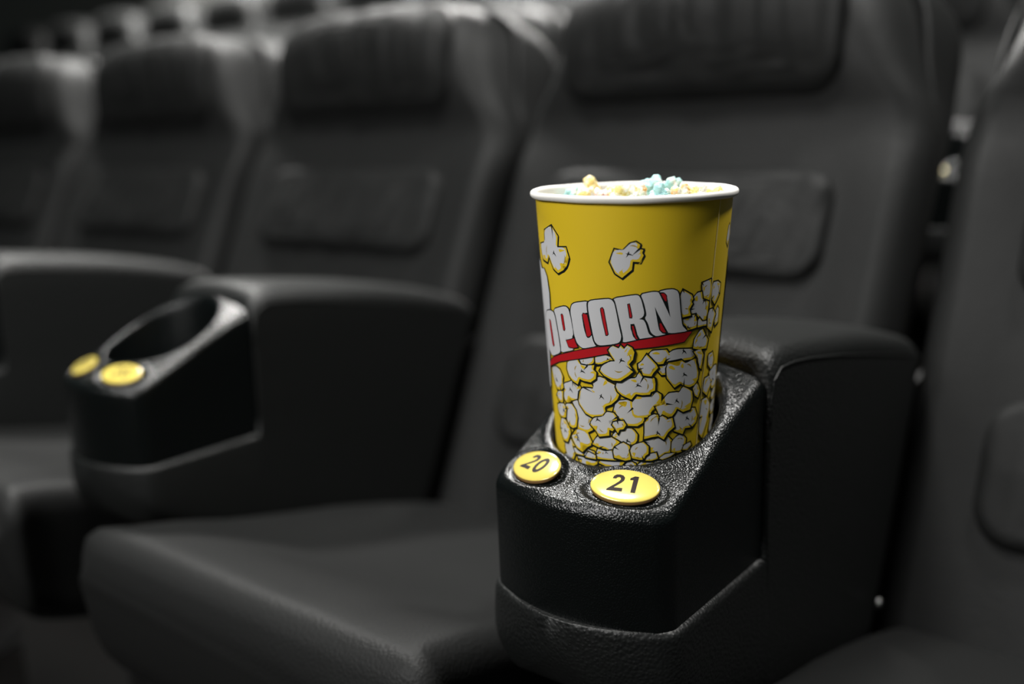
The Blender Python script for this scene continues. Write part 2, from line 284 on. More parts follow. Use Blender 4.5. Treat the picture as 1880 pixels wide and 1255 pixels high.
ART_RED = [[(-2.1573,8.097),(-2.1296,8.155),(-2.0808,9.741),(-2.101,9.819),(-2.1194,9.698),(-2.1519,8.667)],[(-1.8813,7.491),(-1.8633,7.454),(-1.8534,7.531),(-1.8344,8.38),(-1.8416,8.474),(-1.8561,8.466),(-1.8755,7.811)],[(-1.5575,7.159),(-1.5137,7.217),(-1.4717,8.447),(-1.4843,8.561),(-1.509,8.641),(-1.5249,8.608),(-1.5506,7.77),(-1.5667,7.27)],[(-1.3531,6.742),(-1.3386,6.694),(-1.3283,6.774),(-1.2847,8.359),(-1.2921,8.425),(-1.3029,8.429),(-1.332,7.616),(-1.3537,6.867)],[(-1.0719,6.425),(-1.0614,6.405),(-1.0364,7.141),(-1.0394,7.25),(-1.0519,7.239)],[(-1.0329,7.785),(-1.0171,7.785),(-0.9879,8.472),(-0.9717,8.622),(-0.9909,8.61),(-1.0186,8.236)],[(-0.744,5.775),(-0.7121,5.766),(-0.6884,5.928),(-0.6815,6.278),(-0.6995,6.232),(-0.7202,6.032)],[(-0.7499,7.671),(-0.7336,7.657),(-0.6763,8.248),(-0.7033,8.264),(-0.7377,8.087)],[(-1.8196,9.15),(-1.7493,9.019),(-1.6987,8.889),(-1.6788,9.197),(-1.6538,9.436),(-1.7166,9.543),(-1.7878,9.535)]]
ART_BLACK = [[(-0.7699,5.671),(-0.719,5.687),(-0.6856,5.852),(-0.6739,6.126),(-0.634,7.307),(-0.6869,6.662),(-0.7429,5.987)],[(-0.8035,6.587),(-0.7695,7.022),(-0.7137,7.664),(-0.6484,8.319),(-0.6754,8.386),(-0.7164,8.31),(-0.751,8.082),(-0.7677,7.646)],[(-1.0486,7.668),(-1.0097,7.648),(-0.995,7.883),(-0.9753,8.354),(-0.9494,8.631),(-0.9876,8.677),(-1.0197,8.472),(-1.0454,7.962)]]
ART_BAR = [(-2.2903,11.158),(-2.1507,10.687),(-1.9562,10.25),(-1.6423,9.644),(-1.4228,9.297),(-1.2695,9.162),(-1.1287,8.916),(-0.9492,8.71),(-0.6126,8.435),(-0.4185,8.395),(-0.3561,8.414),(-0.4509,9.007),(-0.9932,9.262),(-1.3309,9.696),(-1.4743,9.931),(-1.769,10.394),(-1.9815,10.738),(-2.1461,11.123),(-2.2921,11.457)]
ART_BIG_P = [(-2.3161,4.795),(-2.2187,4.71),(-2.1452,5.173),(-2.1135,6.28),(-2.1276,7.315)]
SEAM = [(-0.0486,0.456),(-0.0702,2.828),(-0.0847,5.143),(-0.0871,7.583),(-0.1396,9.765),(-0.1194,12.434)]
# ================================================================== SETTING
FLOOR = 12.0        # cm
ROWS = [(0.0, 0.0, 0.0), (-12.0, 110.5, 13.0), (-12.0, 240.0, 55.0)]   # shift, depth and rise of each row
def box(x0, x1, y0, y1, z0, z1):
    bm = bmesh.new()
    v = [bm.verts.new((x*CM, y*CM, z*CM)) for x in (x0, x1) for y in (y0, y1) for z in (z0, z1)]
    for f in ((0,1,3,2),(4,6,7,5),(0,4,5,1),(2,3,7,6),(0,2,6,4),(1,5,7,3)):
        bm.faces.new([v[i] for i in f])
    bmesh.ops.recalc_face_normals(bm, faces=bm.faces)
    return bm
tag(link('floor', box(-900, 500, -420, 135, FLOOR-20, FLOOR), CARPET, smooth=False), kind='structure')
for y0, y1, dz in ((135, 262, 13.0), (262, 430, 55.0)):
    tag(link('floor_tier', box(-900, 500, y0, y1, FLOOR-20, FLOOR + dz), CARPET, smooth=False), kind='structure')
tag(link('wall_back', box(-900, 500, 430, 445, FLOOR-20, 420), WALL, smooth=False), kind='structure')

# ================================================================== SEAT
def BP(x, s, n):
    return Vector((x*CM, (102.8 + .4225*s - .906*n - 70)*CM, (76.6 + .906*s + .4225*n - FLOOR)*CM))
BX = 5.0       # the back sits a little to one side of the cushion
HEAD = [(14,0.0),(18,0.1),(20,0.5),(23,2.4),(27,5.0),(31,6.6),(34.5,6.3),(37.2,4.2),(39.1,0.9),(40.2,-2.4)]
def n_front(s):
    return smooth_interp(HEAD, s) if s > 14 else 0.0
HW = [(-46,26.8),(5,27.2),(14,27.3),(30,27.2),(34,26.4),(36.5,24.6),(38.6,20.5),(40.2,13)]
WF = [(12,1.0),(17,.985),(21,.93),(24,.84),(28,.765),(34,.71),(37,.70),(40.2,.8)]
def half_w(s): return smooth_interp(HW, s)

def make_backrest(parent):
    st = [-46,-45.5,-44,-40,-34,-28,-22,-16,-10,-5,0,4,8,11,14,16,18,19.5,21,22.5,24,26,28,30,32,34,35.5,37,38.1,39,39.7,40.2]
    rings = []
    for s in st:
        hw = half_w(s); nf = n_front(s)
        back = -9.0 - 2.5*sstep(12, 24, s)*(1 - sstep(32, 40, s))
        if s > 36.5: back = nf - (nf - back) * max(0.22, 1 - ((s - 36.5)/4.2)**1.5)
        if s < -44: nf -= 1.5*(-44 - s); back += 1.5*(-44 - s)
        hh = (nf - back)/2; c = (nf + back)/2
        pts = rrect(hw, hh, min(3.6, hh*0.9), 8, 14)
        wf = smooth_interp(WF, s) if s > 12 else 1.0
        ring = []
        for (x, n) in pts:
            bol = 0.9*sstep(20, 24, abs(x))*(1 - sstep(25.6, 27.2, abs(x)))*(1 - sstep(12, 18, s)) if n > 0 else 0
            cr = -0.0045*x*x*sstep(20, 34, s) if n > 0 else 0
            wr = 0.16*noise.noise(Vector((x*0.35, s*0.10, 3.1))) if n > 0 else 0
            x *= 1 + (wf - 1)*max(0, (n + hh)/(2*hh))**1.25
            ring.append(BP(x + BX, s, c + n + bol + cr + wr))
        rings.append(ring)
    return link('backrest', rings_mesh(rings), LEATHER, parent)

def make_pad(name, parent, x0, x1, s0, s1, r, h, crown, wr_amp, wr_dir, seed, base=lambda x, s: 0.0, edge=1.3, material=None, taper=0.0):
    cx, cs = (x0+x1)/2, (s0+s1)/2
    hw, hh = (x1-x0)/2, (s1-s0)/2
    prof = [(0.0, -1.0), (0.0, 0.25*h), (edge*.12, .55*h), (edge*.35, .82*h), (edge*.7, .96*h), (edge*1.1, h)]
    rings = []
    def P(x, s, n):
        q = min(1.0, (1 - abs(x)/hw) * (1 - abs(s)/hh) * 3.0) if abs(x) < hw and abs(s) < hh else 0
        n2 = n + crown*max(0, q) if n >= 0.9*h else n
        if n > 0.5*h:
            a = x*wr_dir[0] + s*wr_dir[1]
            b = -x*wr_dir[1] + s*wr_dir[0]
            n2 += wr_amp * noise.noise(Vector((a*0.55, b*0.07, seed)))
            n2 += wr_amp * 0.5 * noise.noise(Vector((a*1.3, b*0.12, seed + 7)))
        x *= 1 - taper*sstep(0.1*hh, hh, s)
        return BP(x + cx + BX, s + cs, n2 + base(x + cx, s + cs))
    for d, hgt in prof:
        rings.append([P(x, s, hgt) for x, s in rrect(hw - d, hh - d, max(r - d, 0.4), 8, 12)])
    last = rrect(hw - edge*1.1, hh - edge*1.1, max(r - edge*1.1, .4), 8, 12)
    N = 22
    for k in range(1, N):
        f = 1 - k/N
        rings.append([P(x*f, s*f, h) for x, s in last])
    bm = rings_mesh(rings, True, False, False)
    # close the middle
    bm.verts.ensure_lookup_table()
    n = len(last)
    vs = bm.verts[-n:]
    cv = bm.verts.new(P(0, 0, h))
    for i in range(n):
        bm.faces.new((vs[i], vs[(i+1) % n], cv))
    bmesh.ops.recalc_face_normals(bm, faces=bm.faces)
    return link(name, bm, material or LEATHER, parent)

TOPZ = [(40.8,56.5),(41.3,58.4),(42.2,59.6),(43.6,60.1),(46,59.6),(50,58.6),(57,56.6),(63.5,54.9),(73,52.7),(84,49.3),(90,46.8),(94,44.5)]
BOTZ = [(40.8,54.0),(41.2,50.5),(42.2,47.5),(44,45.0),(47,43.4),(55,41.0),(75,37.0),(94,33.0)]
def make_cushion(parent):
    ys = [40.8,40.95,41.3,41.8,42.4,43.2,44.2,45.5,47,48.5,50,51.5,53,56,60,65,70,76,82,88,92,94]
    rings = []
    for y in ys:
        zt = smooth_interp(TOPZ, y); zb = smooth_interp(BOTZ, y)
        hw = 22.6 - 1.7*sstep(42.2, 45.0, y)
        hw -= 2.2*(1 - sstep(40.6, 43.5, y))**1.6
        hh = (zt - zb)/2; c = (zt + zb)/2
        ring = []
        for (x, z) in rrect(hw, hh, min(3.0, hh*0.92), 8, 16):
            dz = 0
            if z > 0:
                dz = -0.9*(1 - (x/hw)**2)*sstep(46, 58, y)*(1 - sstep(80, 92, y))
                dz += 0.18*noise.noise(Vector((x*0.12, y*0.15, 5.0)))
                # stitched panel line across the thigh support
                dz -= 0.22*math.exp(-((y - 54 - 0.02*x*x*0.3)/0.5)**2)*(abs(x) < hw - 3)
            ring.append(Vector((x*CM, (y - 70)*CM, (c + z + dz - FLOOR)*CM)))
        rings.append(ring)
    return link('seat_cushion', rings_mesh(rings), LEATHER, parent)

def make_seat():
    root = empty('cinema_seat', (0, 0.70, FLOOR*CM))
    make_backrest(root)
    make_pad('headrest_pad', root, -19.2, 17.6, 21.4, 37.4, 3.6, 1.3, 0.25, 0.55, (1, 0.03), 1.7,
             base=lambda x, s: n_front(s) - 0.0045*x*x*sstep(20, 34, s), taper=0.10)
    make_pad('lumbar_pad', root, -19.2, 18.6, 0.0, 12.9, 3.4, 1.3, 0.5, 0.45, (0.92, -0.38), 4.4)
    make_pad('lower_back_pad', root, -19.6, 18.4, -23.5, -9.4, 4.0, 1.0, 0.6, 0.2, (1, 0), 9.1)
    make_cushion(root)
    # pedestal below the cushion
    bm = box(-17, 17, 50-70, 84-70, 0, 1.2)
    b2 = box(-14, 14, 56-70, 80-70, 1.2, 27)
    me = bpy.data.meshes.new('t'); b2.to_mesh(me); b2.free(); bm.from_mesh(me); bpy.data.meshes.remove(me)
    bmesh.ops.bevel(bm, geom=bm.edges[:], offset=0.003, segments=2, affect='EDGES')
    link('pedestal', bm, METAL, root, smooth=False)
    return root

P = 57.0
seat0 = make_seat()
def place_seat(k, row, label, group):
    o = place_seat.first if place_seat.first and not place_seat.used else copy_tree(seat0)
    place_seat.used = True
    o.location = ((-28.5 - P*k + ROWS[row][0])*CM, (70 + ROWS[row][1])*CM, (FLOOR + ROWS[row][2])*CM)
    return tag(o, label, 'seat', group)
place_seat.first, place_seat.used = seat0, False
def add_bolt(seat):
    rings = []
    for (d, r) in ((0, .45), (.25, .45), (.34, .3), (.36, .1)):
        rings.append([Vector(((-20.4 + d)*CM, (86.2 - 70 + r*cos(2*pi*k/16))*CM, (50.4 - FLOOR + r*sin(2*pi*k/16))*CM)) for k in range(16)])
    link('hinge_bolt', rings_mesh(rings), METAL, seat)
G1 = 'black leather seats of the nearest row'
place_seat(0, 0, 'black leather cinema seat directly behind the yellow popcorn bucket', G1)
sr = place_seat(-1, 0, 'black leather cinema seat cut off by the right edge, right of the bucket armrest', G1)
add_bolt(sr)
place_seat(1, 0, 'black leather cinema seat directly behind the empty cup holder armrest', G1)
place_seat(2, 0, 'black leather cinema seat of the nearest row, third leftward from the bucket', G1)
place_seat(3, 0, 'black leather cinema seat of the nearest row, cut off by the left edge', G1)
ORD = ['first', 'second', 'third', 'fourth', 'fifth', 'sixth', 'seventh', 'eighth', 'ninth', 'tenth']
for i, k in enumerate(range(0, 8)):
    place_seat(k, 1, 'blurred dark seat in the second row, %s from the right' % ORD[i], 'blurred seats of the second row')
for i, k in enumerate(range(3, 12)):
    place_seat(k, 2, 'blurred dark seat in the third row, %s from the right' % ORD[i], 'blurred seats of the third row')

# ================================================================== ARMREST
H0 = [(46.8,71.2),(47.8,71.5),(49.0,72.0),(50.2,72.5),(54.0,74.2),(57.9,76.0),(61.0,77.2),(63.4,77.9)]
BT = (3.438, 50.25, 2.215, 1.217, 0.324)       # button centre, half axes, turn
HC, HR = 57.2, 5.72
def console_h(x, y):
    z = smooth_interp(H0, y) - 0.0255*x*x
    for sd in (1, -1):
        dx, dy = (x - sd*BT[0])*sd, y - BT[1]
        c, s = cos(BT[4]), sin(BT[4])
        u, v = (dx*c + dy*s)/BT[2], (-dx*s + dy*c)/BT[3]
        rho = sqrt(u*u + v*v)
        z += 0.09*math.exp(-((rho - 1.36)/0.13)**2) - 0.13*(1 - sstep(1.10, 1.28, rho))
    d = sqrt(x*x + (y - HC)**2) - HR
    z -= 0.20*math.exp(-((x/1.3)**2 + ((y - 50.3)/1.6)**2))
    z += 0.10*math.exp(-((d - 0.55)/0.3)**2)
    return z

def body_half(y):
    return interp([(47.15,.9),(47.25,1.6),(47.5,2.6),(47.9,3.9),(48.4,5.0),(48.9,5.95),(49.3,6.6),(49.7,7.0),(50.2,7.22),(51,7.3),(112,7.3)], y)
PAD_TOP = [(63.6,78.6),(65.2,79.2),(67,79.2),(71,78.7),(82,77.1),(93,74.8),(97,73.6),(98.2,72.9),(98.9,71.6)]
def make_armrest():
    root = empty('armrest', (0, 0.70, FLOOR*CM))
    L = lambda x, y, z: Vector((x*CM, (y - 70)*CM, (z - FLOOR)*CM))
    # upholstered body, drawn from front to back
    bot = [(47.15,61.6),(47.3,60.5),(47.6,59.6),(48.2,58.6),(49.0,57.8),(50,57.0),(51.3,56.1),(53,55.0),(57,52.8),(63,50.2),(72,47),(80,43),(84.8,42.0),(88.6,48.8),(93.6,59.6),(98.9,70.8)]
    st = [(y, 'low') for y in (47.15,47.3,47.55,47.9,48.3,48.7,49.1,49.5,50.0,50.8,52,53.5,55,57,59,61.2,62.9)] + \
         [(63.2,'mid1'),(63.3,'mid2'),(63.5,'mid3'),(64.0,'top'),(65.2,'top'),(67,'top'),(70,'top'),(74,'top'),(78,'top'),(82,'top'),(86.2,'top'),(88,'top'),(90,'top'),(93,'top'),(95,'top'),(97,'top'),(98.2,'top'),(98.9,'top')]
    rings = []
    for y, kd in st:
        zb = interp(bot, y)
        hw = body_half(y)
        if kd == 'low': zt = 63.6
        elif kd == 'mid1': zt = 66.0
        elif kd == 'mid2': zt = 75.6
        elif kd == 'mid3': zt = 77.7
        else: zt = smooth_interp(PAD_TOP, y)
        hh = (zt - zb)/2; c = (zt + zb)/2
        r = 0.55 if kd == 'low' else 1.5
        ring = []
        for (x, z) in rrect(hw, hh, min(r, hh*.9), 7, 12):
            if kd == 'low' and y < 51: z = z * 1.0
            dz = -0.7*(x/hw)**2 if (z > 0 and kd == 'top') else 0
            # rounded belly under the tray
            dx = 0.35*sin(pi*max(0, min(1, (c + z - zb)/max(1, 63.6 - zb)))) * (1 if x > 0 else -1) * (1 - sstep(60, 75, y)) * 0.6 if abs(x) > hw*0.9 else 0
            if kd == 'low':
                q = max(0, 1 - (c + z - zb)/3.2)
                x *= 1 - 0.22*q**2.5
            ring.append(L(x + dx, y, c + z + dz))
        rings.append(ring)
    body = link('upholstered_body', rings_mesh(rings), ARM_LEATHER, root)
    # stitched seams along both top edges
    for sd in (1, -1):
        path = [L(sd*(body_half(y) - 0.02), y, z) for y, z in ((63.3,73.5),(63.4,75.3),(63.8,76.6),(65,77.3),(67,77.25),(70,76.9),(76,75.9),(84,74.3),(92,72.6),(95.5,71.85))]
        fine = []
        for a, b in zip(path[:-1], path[1:]):
            for i in range(5): fine.append(a.lerp(b, i/5))
        fine.append(path[-1])
        link('seam', tube(fine, 0.0011, 8), ARM_LEATHER, root)
    # dark plate added between the two backs to stop light leaking through
    bm = bmesh.new()
    prof = [(80,.4),(80,33),(92,44),(97,53),(102,55),(112,55),(120,.4)]
    vv = [[bm.verts.new((x*CM, (y - 70)*CM, z*CM)) for y, z in prof] for x in (4.5, 5.4)]
    for i in range(len(prof)):
        j = (i + 1) % len(prof)
        bm.faces.new((vv[0][i], vv[0][j], vv[1][j], vv[1][i]))
    bm.faces.new(vv[0]); bm.faces.new(vv[1])
    bmesh.ops.recalc_face_normals(bm, faces=bm.faces)
    link('gap_light_block', bm, DARK_PLASTIC, root, smooth=False)
    # plastic tray with the cup well
    N = 320
    def outline(inset, grow=0.0):
        pts = []
        x1, y0, y1, rr = 6.95 - inset + grow, 49.75 + inset*.9 - grow, 63.25 - inset*0.1, 0.9
        for k in range(N):
            a = 2*pi*k/N
            dx, dy = cos(a), sin(a)
            # march to the rounded rectangle boundary
            lo, hi = 0.0, 20.0
            for _ in range(26):
                md = (lo + hi)/2
                px, py = dx*md, HC + dy*md
                yb = y0 - 2.15*(1 - (px/7.0)**2)
                qx = abs(px) - (x1 - rr)
                qy = (yb + rr) - py
                front = (qx > 0 and qy > 0 and qx*qx + qy*qy > rr*rr) or abs(px) > x1 or py < yb or py > y1
                if front: hi = md
                else: lo = md
            pts.append((dx*lo, HC + dy*lo))
        return pts
    edge = outline(0.62)
    rings = []
    for z in (70.45, 70.5, 70.8, 71.2):
        rings.append([L((HR-.25)*cos(2*pi*k/N), HC + (HR-.25)*sin(2*pi*k/N), z) for k in range(N)])
    for f, ro in ((0.0, -.08), (0.25, -.04), (0.6, .0), (.85, .06), (1.0, .16), (1.0, .28)):
        rr_ = []
        for k in range(N):
            x, y = (HR + ro)*cos(2*pi*k/N), HC + (HR + ro)*sin(2*pi*k/N)
            zt = console_h(x, y)
            dep = {0: 2.2, .25: 1.2, .6: .55, .85: .22}.get(f, 0.06 if ro < .2 else 0.0)
            rr_.append(L(x, y, zt - dep))
        rings.append(rr_)
    M = 26
    start = [((HR + .28)*cos(2*pi*k/N), HC + (HR + .28)*sin(2*pi*k/N)) for k in range(N)]
    for j in range(1, M + 1):
        t = j/M
        rings.append([L(a[0] + (b[0]-a[0])*t, a[1] + (b[1]-a[1])*t, console_h(a[0] + (b[0]-a[0])*t, a[1] + (b[1]-a[1])*t)) for a, b in zip(start, edge)])
    full = outline(0.0)
    for q in (15, 30, 45, 60, 75, 90):
        sn, cs_ = sin(radians(q)), 1 - cos(radians(q))
        ring = []
        for a, b in zip(edge, full):
            x, y = a[0] + (b[0]-a[0])*sn, a[1] + (b[1]-a[1])*sn
            ring.append(L(x, y, console_h(a[0] + (b[0]-a[0])*sn*.8, a[1] + (b[1]-a[1])*sn*.8) - 0.66*cs_))
        rings.append(ring)
    tops = [p.z/CM + FLOOR for p in rings[-1]]
    low = outline(0.0, 0.0)
    for j in range(1, 9):
        t = j/8
        rings.append([L(a[0]*(1 - 0.004*t), a[1] + 0.0*t, zt + (63.3 - zt)*t) for a, zt in zip(low, tops)])
    tray = link('cup_holder_tray', rings_mesh(rings, True, True, False), PLASTIC, root)
    return root

# ---- button glyphs, in button-local centimetres
GLYPH = {
 '2': [[(-.30,.23),(-.27,.38),(-.15,.48),(.02,.50),(.19,.45),(.29,.32),(.28,.15),(.17,.0),(-.06,-.22),(-.14,-.29),(.30,-.29),(.30,-.48),(-.46,-.48),(-.46,-.40),(-.12,-.10),(.05,.08),(.11,.20),(.09,.29),(.01,.33),(-.08,.31),(-.13,.23)]],
 '1': [[(-.24,.34),(-.05,.48),(.15,.48),(.15,-.48),(-.08,-.48),(-.08,.24),(-.24,.22)]],
 '0': [[(.36*cos(a), .50*sin(a)) for a in [2*pi*i/28 for i in range(28)]], [(.17*cos(a), .31*sin(a)) for a in [2*pi*i/28 for i in range(28)]]],
 '9': [[(.02+.32*cos(a), .18+.31*sin(a)) for a in [2*pi*i/24 for i in range(24)]], [(.02+.13*cos(a), .18+.13*sin(a)) for a in [2*pi*i/24 for i in range(24)]]],
 '8': [[(.25*cos(a), .25+.24*sin(a)) for a in [2*pi*i/24 for i in range(24)]], [(.09*cos(a), .25+.09*sin(a)) for a in [2*pi*i/24 for i in range(24)]]],
}
def glyph_faces(bm, ch, ox, oy, sc, zf):
    g = GLYPH[ch]
    if len(g) == 1:
        vs = [bm.verts.new(zf(ox + x*sc, oy + y*sc)) for x, y in g[0]]
        f = bm.faces.new(vs)
        bmesh.ops.triangulate(bm, faces=[f])
    else:
        a = [bm.verts.new(zf(ox + x*sc, oy + y*sc)) for x, y in g[0]]
        b = [bm.verts.new(zf(ox + x*sc, oy + y*sc)) for x, y in g[1]]
        for i in range(len(a)):
            j = (i+1) % len(a)
            bm.faces.new((a[i], a[j], b[j], b[i]))
    if ch == '9':
        vs = [bm.verts.new(zf(ox + x*sc, oy + y*sc)) for x, y in [(.34,.16),(.12,-.50),(-.14,-.50),(.06,-.02)]]
        bm.faces.new(vs)
    if ch == '8':
        a = [bm.verts.new(zf(ox + .31*cos(2*pi*i/24)*sc, oy + (-.21 + .29*sin(2*pi*i/24))*sc)) for i in range(24)]
        b = [bm.verts.new(zf(ox + .13*cos(2*pi*i/24)*sc, oy + (-.21 + .12*sin(2*pi*i/24))*sc)) for i in range(24)]
        for i in range(24):
            j = (i+1) % 24
            bm.faces.new((a[i], a[j], b[j], b[i]))

def make_button(root, sd, number, dx, size):
    '''domed oval with its printed seat number'''
    L = lambda x, y, z: Vector((x*CM, (y - 70)*CM, (z - FLOOR)*CM))
    a, b, ph = BT[2], BT[3], BT[4]
    c, s = cos(ph), sin(ph)
    SL = 0.456
    zc = 72.37
    def plane(x, y, up_):
        # x, y measured from the console centre line
        return L(x, y, zc + SL*(y - BT[1]) - 0.181*(abs(x) - BT[0]) + up_)
    def ell(f, up_, n=64):
        pts = []
        for k in range(n):
            u, v = a*f*cos(2*pi*k/n), b*f*sin(2*pi*k/n)
            x, y = (u*c - v*s), (u*s + v*c)
            pts.append(plane(sd*(BT[0] + x), BT[1] + y, up_))
        return pts
    rings = [ell(.985, -.2), ell(1.0, -.12), ell(1.0, .03), ell(.985, .07), ell(.95, .10), ell(.85, .135), ell(.6, .17), ell(.3, .185), ell(.05, .19)]
    bm = rings_mesh(rings)
    o = link('seat_number_button', bm, [BUTTON, BUTTON_SIDE], root)
    o['label'] = 'glossy yellow oval button reading %s' % number if number else 'blurred yellow oval button'
    for p in o.data.polygons:
        if p.index < 64*2: p.material_index = 1
    if not number: return o
    bm = bmesh.new()
    def zf(x, y):
        X, Y = sd*BT[0] + dx + x, BT[1] + y + 0.03
        ux, uy = (X - sd*BT[0])*sd, Y - BT[1]
        q = sqrt(((ux*c + uy*s)/a)**2 + ((-ux*s + uy*c)/b)**2)
        h = interp([(0,.19),(.3,.185),(.6,.17),(.85,.135),(.95,.10)], q)
        return plane(X, Y, h + 0.012)
    rc, rs = cos(sd*ph), sin(sd*ph)
    def zr(x, y): return zf(x*rc - y*rs, x*rs + y*rc)
    adv = 0.80*size
    for i, ch in enumerate(number):
        glyph_faces(bm, ch, (i - .5)*adv, 0, size, zr)
    # finer faces so the print hugs the dome
    bmesh.ops.subdivide_edges(bm, edges=bm.edges[:], cuts=2, use_grid_fill=True)
    for v in bm.verts:
        X, Y = v.co.x/CM - (sd*BT[0] + dx), v.co.y/CM + 70 - BT[1] - 0.03
        v.co = zf(X, Y)
    for f in bm.faces:
        f.normal_update()
        if f.normal.z < 0: f.normal_flip()
    link('number', bm, DIGIT, o, smooth=False)
    return o

arm0 = make_armrest()
def place_arm(k, row, label, numbers, group):
    if not place_arm.used:
        o = arm0; place_arm.used = True
    else:
        o = arm0.copy(); COL.objects.link(o)
        for ch in list(arm0.children):
            if ch.name.split('.')[0] != 'seat_number_button':
                c_ = ch.copy(); COL.objects.link(c_); c_.parent = o
    o.location = ((-P*k + ROWS[row][0])*CM, (70 + ROWS[row][1])*CM, (FLOOR + ROWS[row][2])*CM)
    if numbers == 'glint':
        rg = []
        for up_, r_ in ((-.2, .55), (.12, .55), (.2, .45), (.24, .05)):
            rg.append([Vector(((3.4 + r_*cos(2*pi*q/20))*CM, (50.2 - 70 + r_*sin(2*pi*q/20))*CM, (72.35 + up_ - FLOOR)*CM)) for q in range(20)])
        link('glint_dot', rings_mesh(rg), GLINT_MAT, o)['label'] = 'small glowing yellow dot standing in for a bright glint'  # glowing dot added in place of a glint of unknown source
    elif numbers:
        make_button(o, -1, numbers[0], -0.05, 1.3)
        make_button(o, 1, numbers[1], 0.05, 1.3)
    return tag(o, label, 'armrest', group)
place_arm.used = False
GA = 'padded armrests of the nearest row'
place_arm(0, 0, 'black armrest holding the yellow popcorn bucket, buttons 20 and 21', ('20', '21'), GA)
tilted = []
tilted += [place_arm(1, 0, 'black armrest with an empty round cup holder, left of the bucket', ('19', '20'), GA)]
tilted += [place_arm(2, 0, 'black armrest with its pale top at the far left edge', ('18', '19'), GA)]
for o in tilted:            # these two sag a little towards the back
    o.rotation_euler.x = -0.010
    o.location.y -= 0.009
    o.location.z -= 0.003
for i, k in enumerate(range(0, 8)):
    place_arm(k, 1, 'blurred dark armrest in the second row, %s from the right' % ORD[i], 'glint', 'blurred armrests of the second row')
for i, k in enumerate(range(4, 12)):
    place_arm(k, 2, 'blurred dark armrest in the third row, %s from the right' % ORD[i], None, 'blurred armrests of the third row')

# ================================================================== POPCORN BUCKET
CUP_C = Vector((-0.02, 57.24, 90.05))      # rim centre, cm
CUP_UP = Vector((0.0116, 0.007, 1.0)).normalized()
CUP_E1 = Vector((0, 1, 0)).cross(CUP_UP).normalized()
CUP_E2 = CUP_UP.cross(CUP_E1)
CUP_R0, CUP_K, CUP_H = 6.50, 0.0697, 19.4
cup = empty('popcorn_bucket', (CUP_C - CUP_UP*CUP_H)*CM)
CUP_BASE = CUP_C - CUP_UP*CUP_H
def CP(theta, h, off=0.0):
    r = CUP_R0 - CUP_K*h + off
    return (CUP_C - CUP_UP*h + (CUP_E1*cos(theta) + CUP_E2*sin(theta))*r - CUP_BASE)*CM
NT = 240
rings = []
for h, off in ((19.4,-1.2),(19.35,-.12),(19.38,-.02),(19.2,0.0)):
    rings.append([CP(2*pi*k/NT, h, off) for k in range(NT)])
for i in range(1, 25):
    rings.append([CP(2*pi*k/NT, 19.2*(1 - i/24) + 0.02, 0) for k in range(NT)])
link('printed_wall', rings_mesh(rings, True, True, False), YELLOW, cup)
rings = []
for i in range(0, 13):
    rings.append([CP(2*pi*k/NT, 18.9*i/12, -0.07) for k in range(NT)])
link('inner_wall', rings_mesh(rings, True, False, True), PAPER_WHITE, cup)
# rolled rim, slightly uneven
rings = []
for k in range(NT + 1):
    th = 2*pi*(k % NT)/NT
    wob = 0.012*sin(5*th + .7) + 0.008*sin(11*th)
    ring = []
    for j in range(14):
        a = 2*pi*j/14
        ring.append(CP(th, -0.02 - 0.24*sin(a) + wob, 0.14 + 0.20*cos(a)))
    rings.append(ring)
bm = rings_mesh(rings, True, False, False)
bmesh.ops.remove_doubles(bm, verts=bm.verts[:], dist=1e-6)
bmesh.ops.recalc_face_normals(bm, faces=bm.faces)
o = link('rolled_rim', bm, PAPER_WHITE, cup); o['label'] = 'white rolled paper rim'

# ---- the print: thin inked shapes hugging the wall
def offset_poly(pts, d):
    """grow (d>0) or shrink a polygon given as (arc, height) in cm"""
    n = len(pts)
    A = sum(pts[i][0]*pts[(i+1) % n][1] - pts[(i+1) % n][0]*pts[i][1] for i in range(n))
    sg = 1 if A > 0 else -1
    out = []
    for i in range(n):
        p0, p1, p2 = pts[i-1], pts[i], pts[(i+1) % n]
        def nrm(a, b):
            dx, dy = b[0]-a[0], b[1]-a[1]; l = sqrt(dx*dx+dy*dy) or 1e-6
            return (dy/l*sg, -dx/l*sg)
        n1, n2 = nrm(p0, p1), nrm(p1, p2)
        bx, by = n1[0]+n2[0], n1[1]+n2[1]; l = sqrt(bx*bx+by*by)
        if l < 0.3: bx, by, l = n1[0], n1[1], 1
        bx, by = bx/l, by/l
        k = min(1.8, 1/max(0.35, bx*n1[0] + by*n1[1]))
        out.append((p1[0] + bx*d*k, p1[1] + by*d*k))
    return out
def smooth_poly(pts, it=1, keep=0.22):
    for _ in range(it):
        out = []
        n = len(pts)
        for i in range(n):
            a, b = pts[i], pts[(i+1) % n]
            out.append((a[0] + (b[0]-a[0])*keep, a[1] + (b[1]-a[1])*keep))
            out.append((a[0] + (b[0]-a[0])*(1-keep), a[1] + (b[1]-a[1])*(1-keep)))
        pts = out
    return pts
RM = 5.9
LV = 0.0012
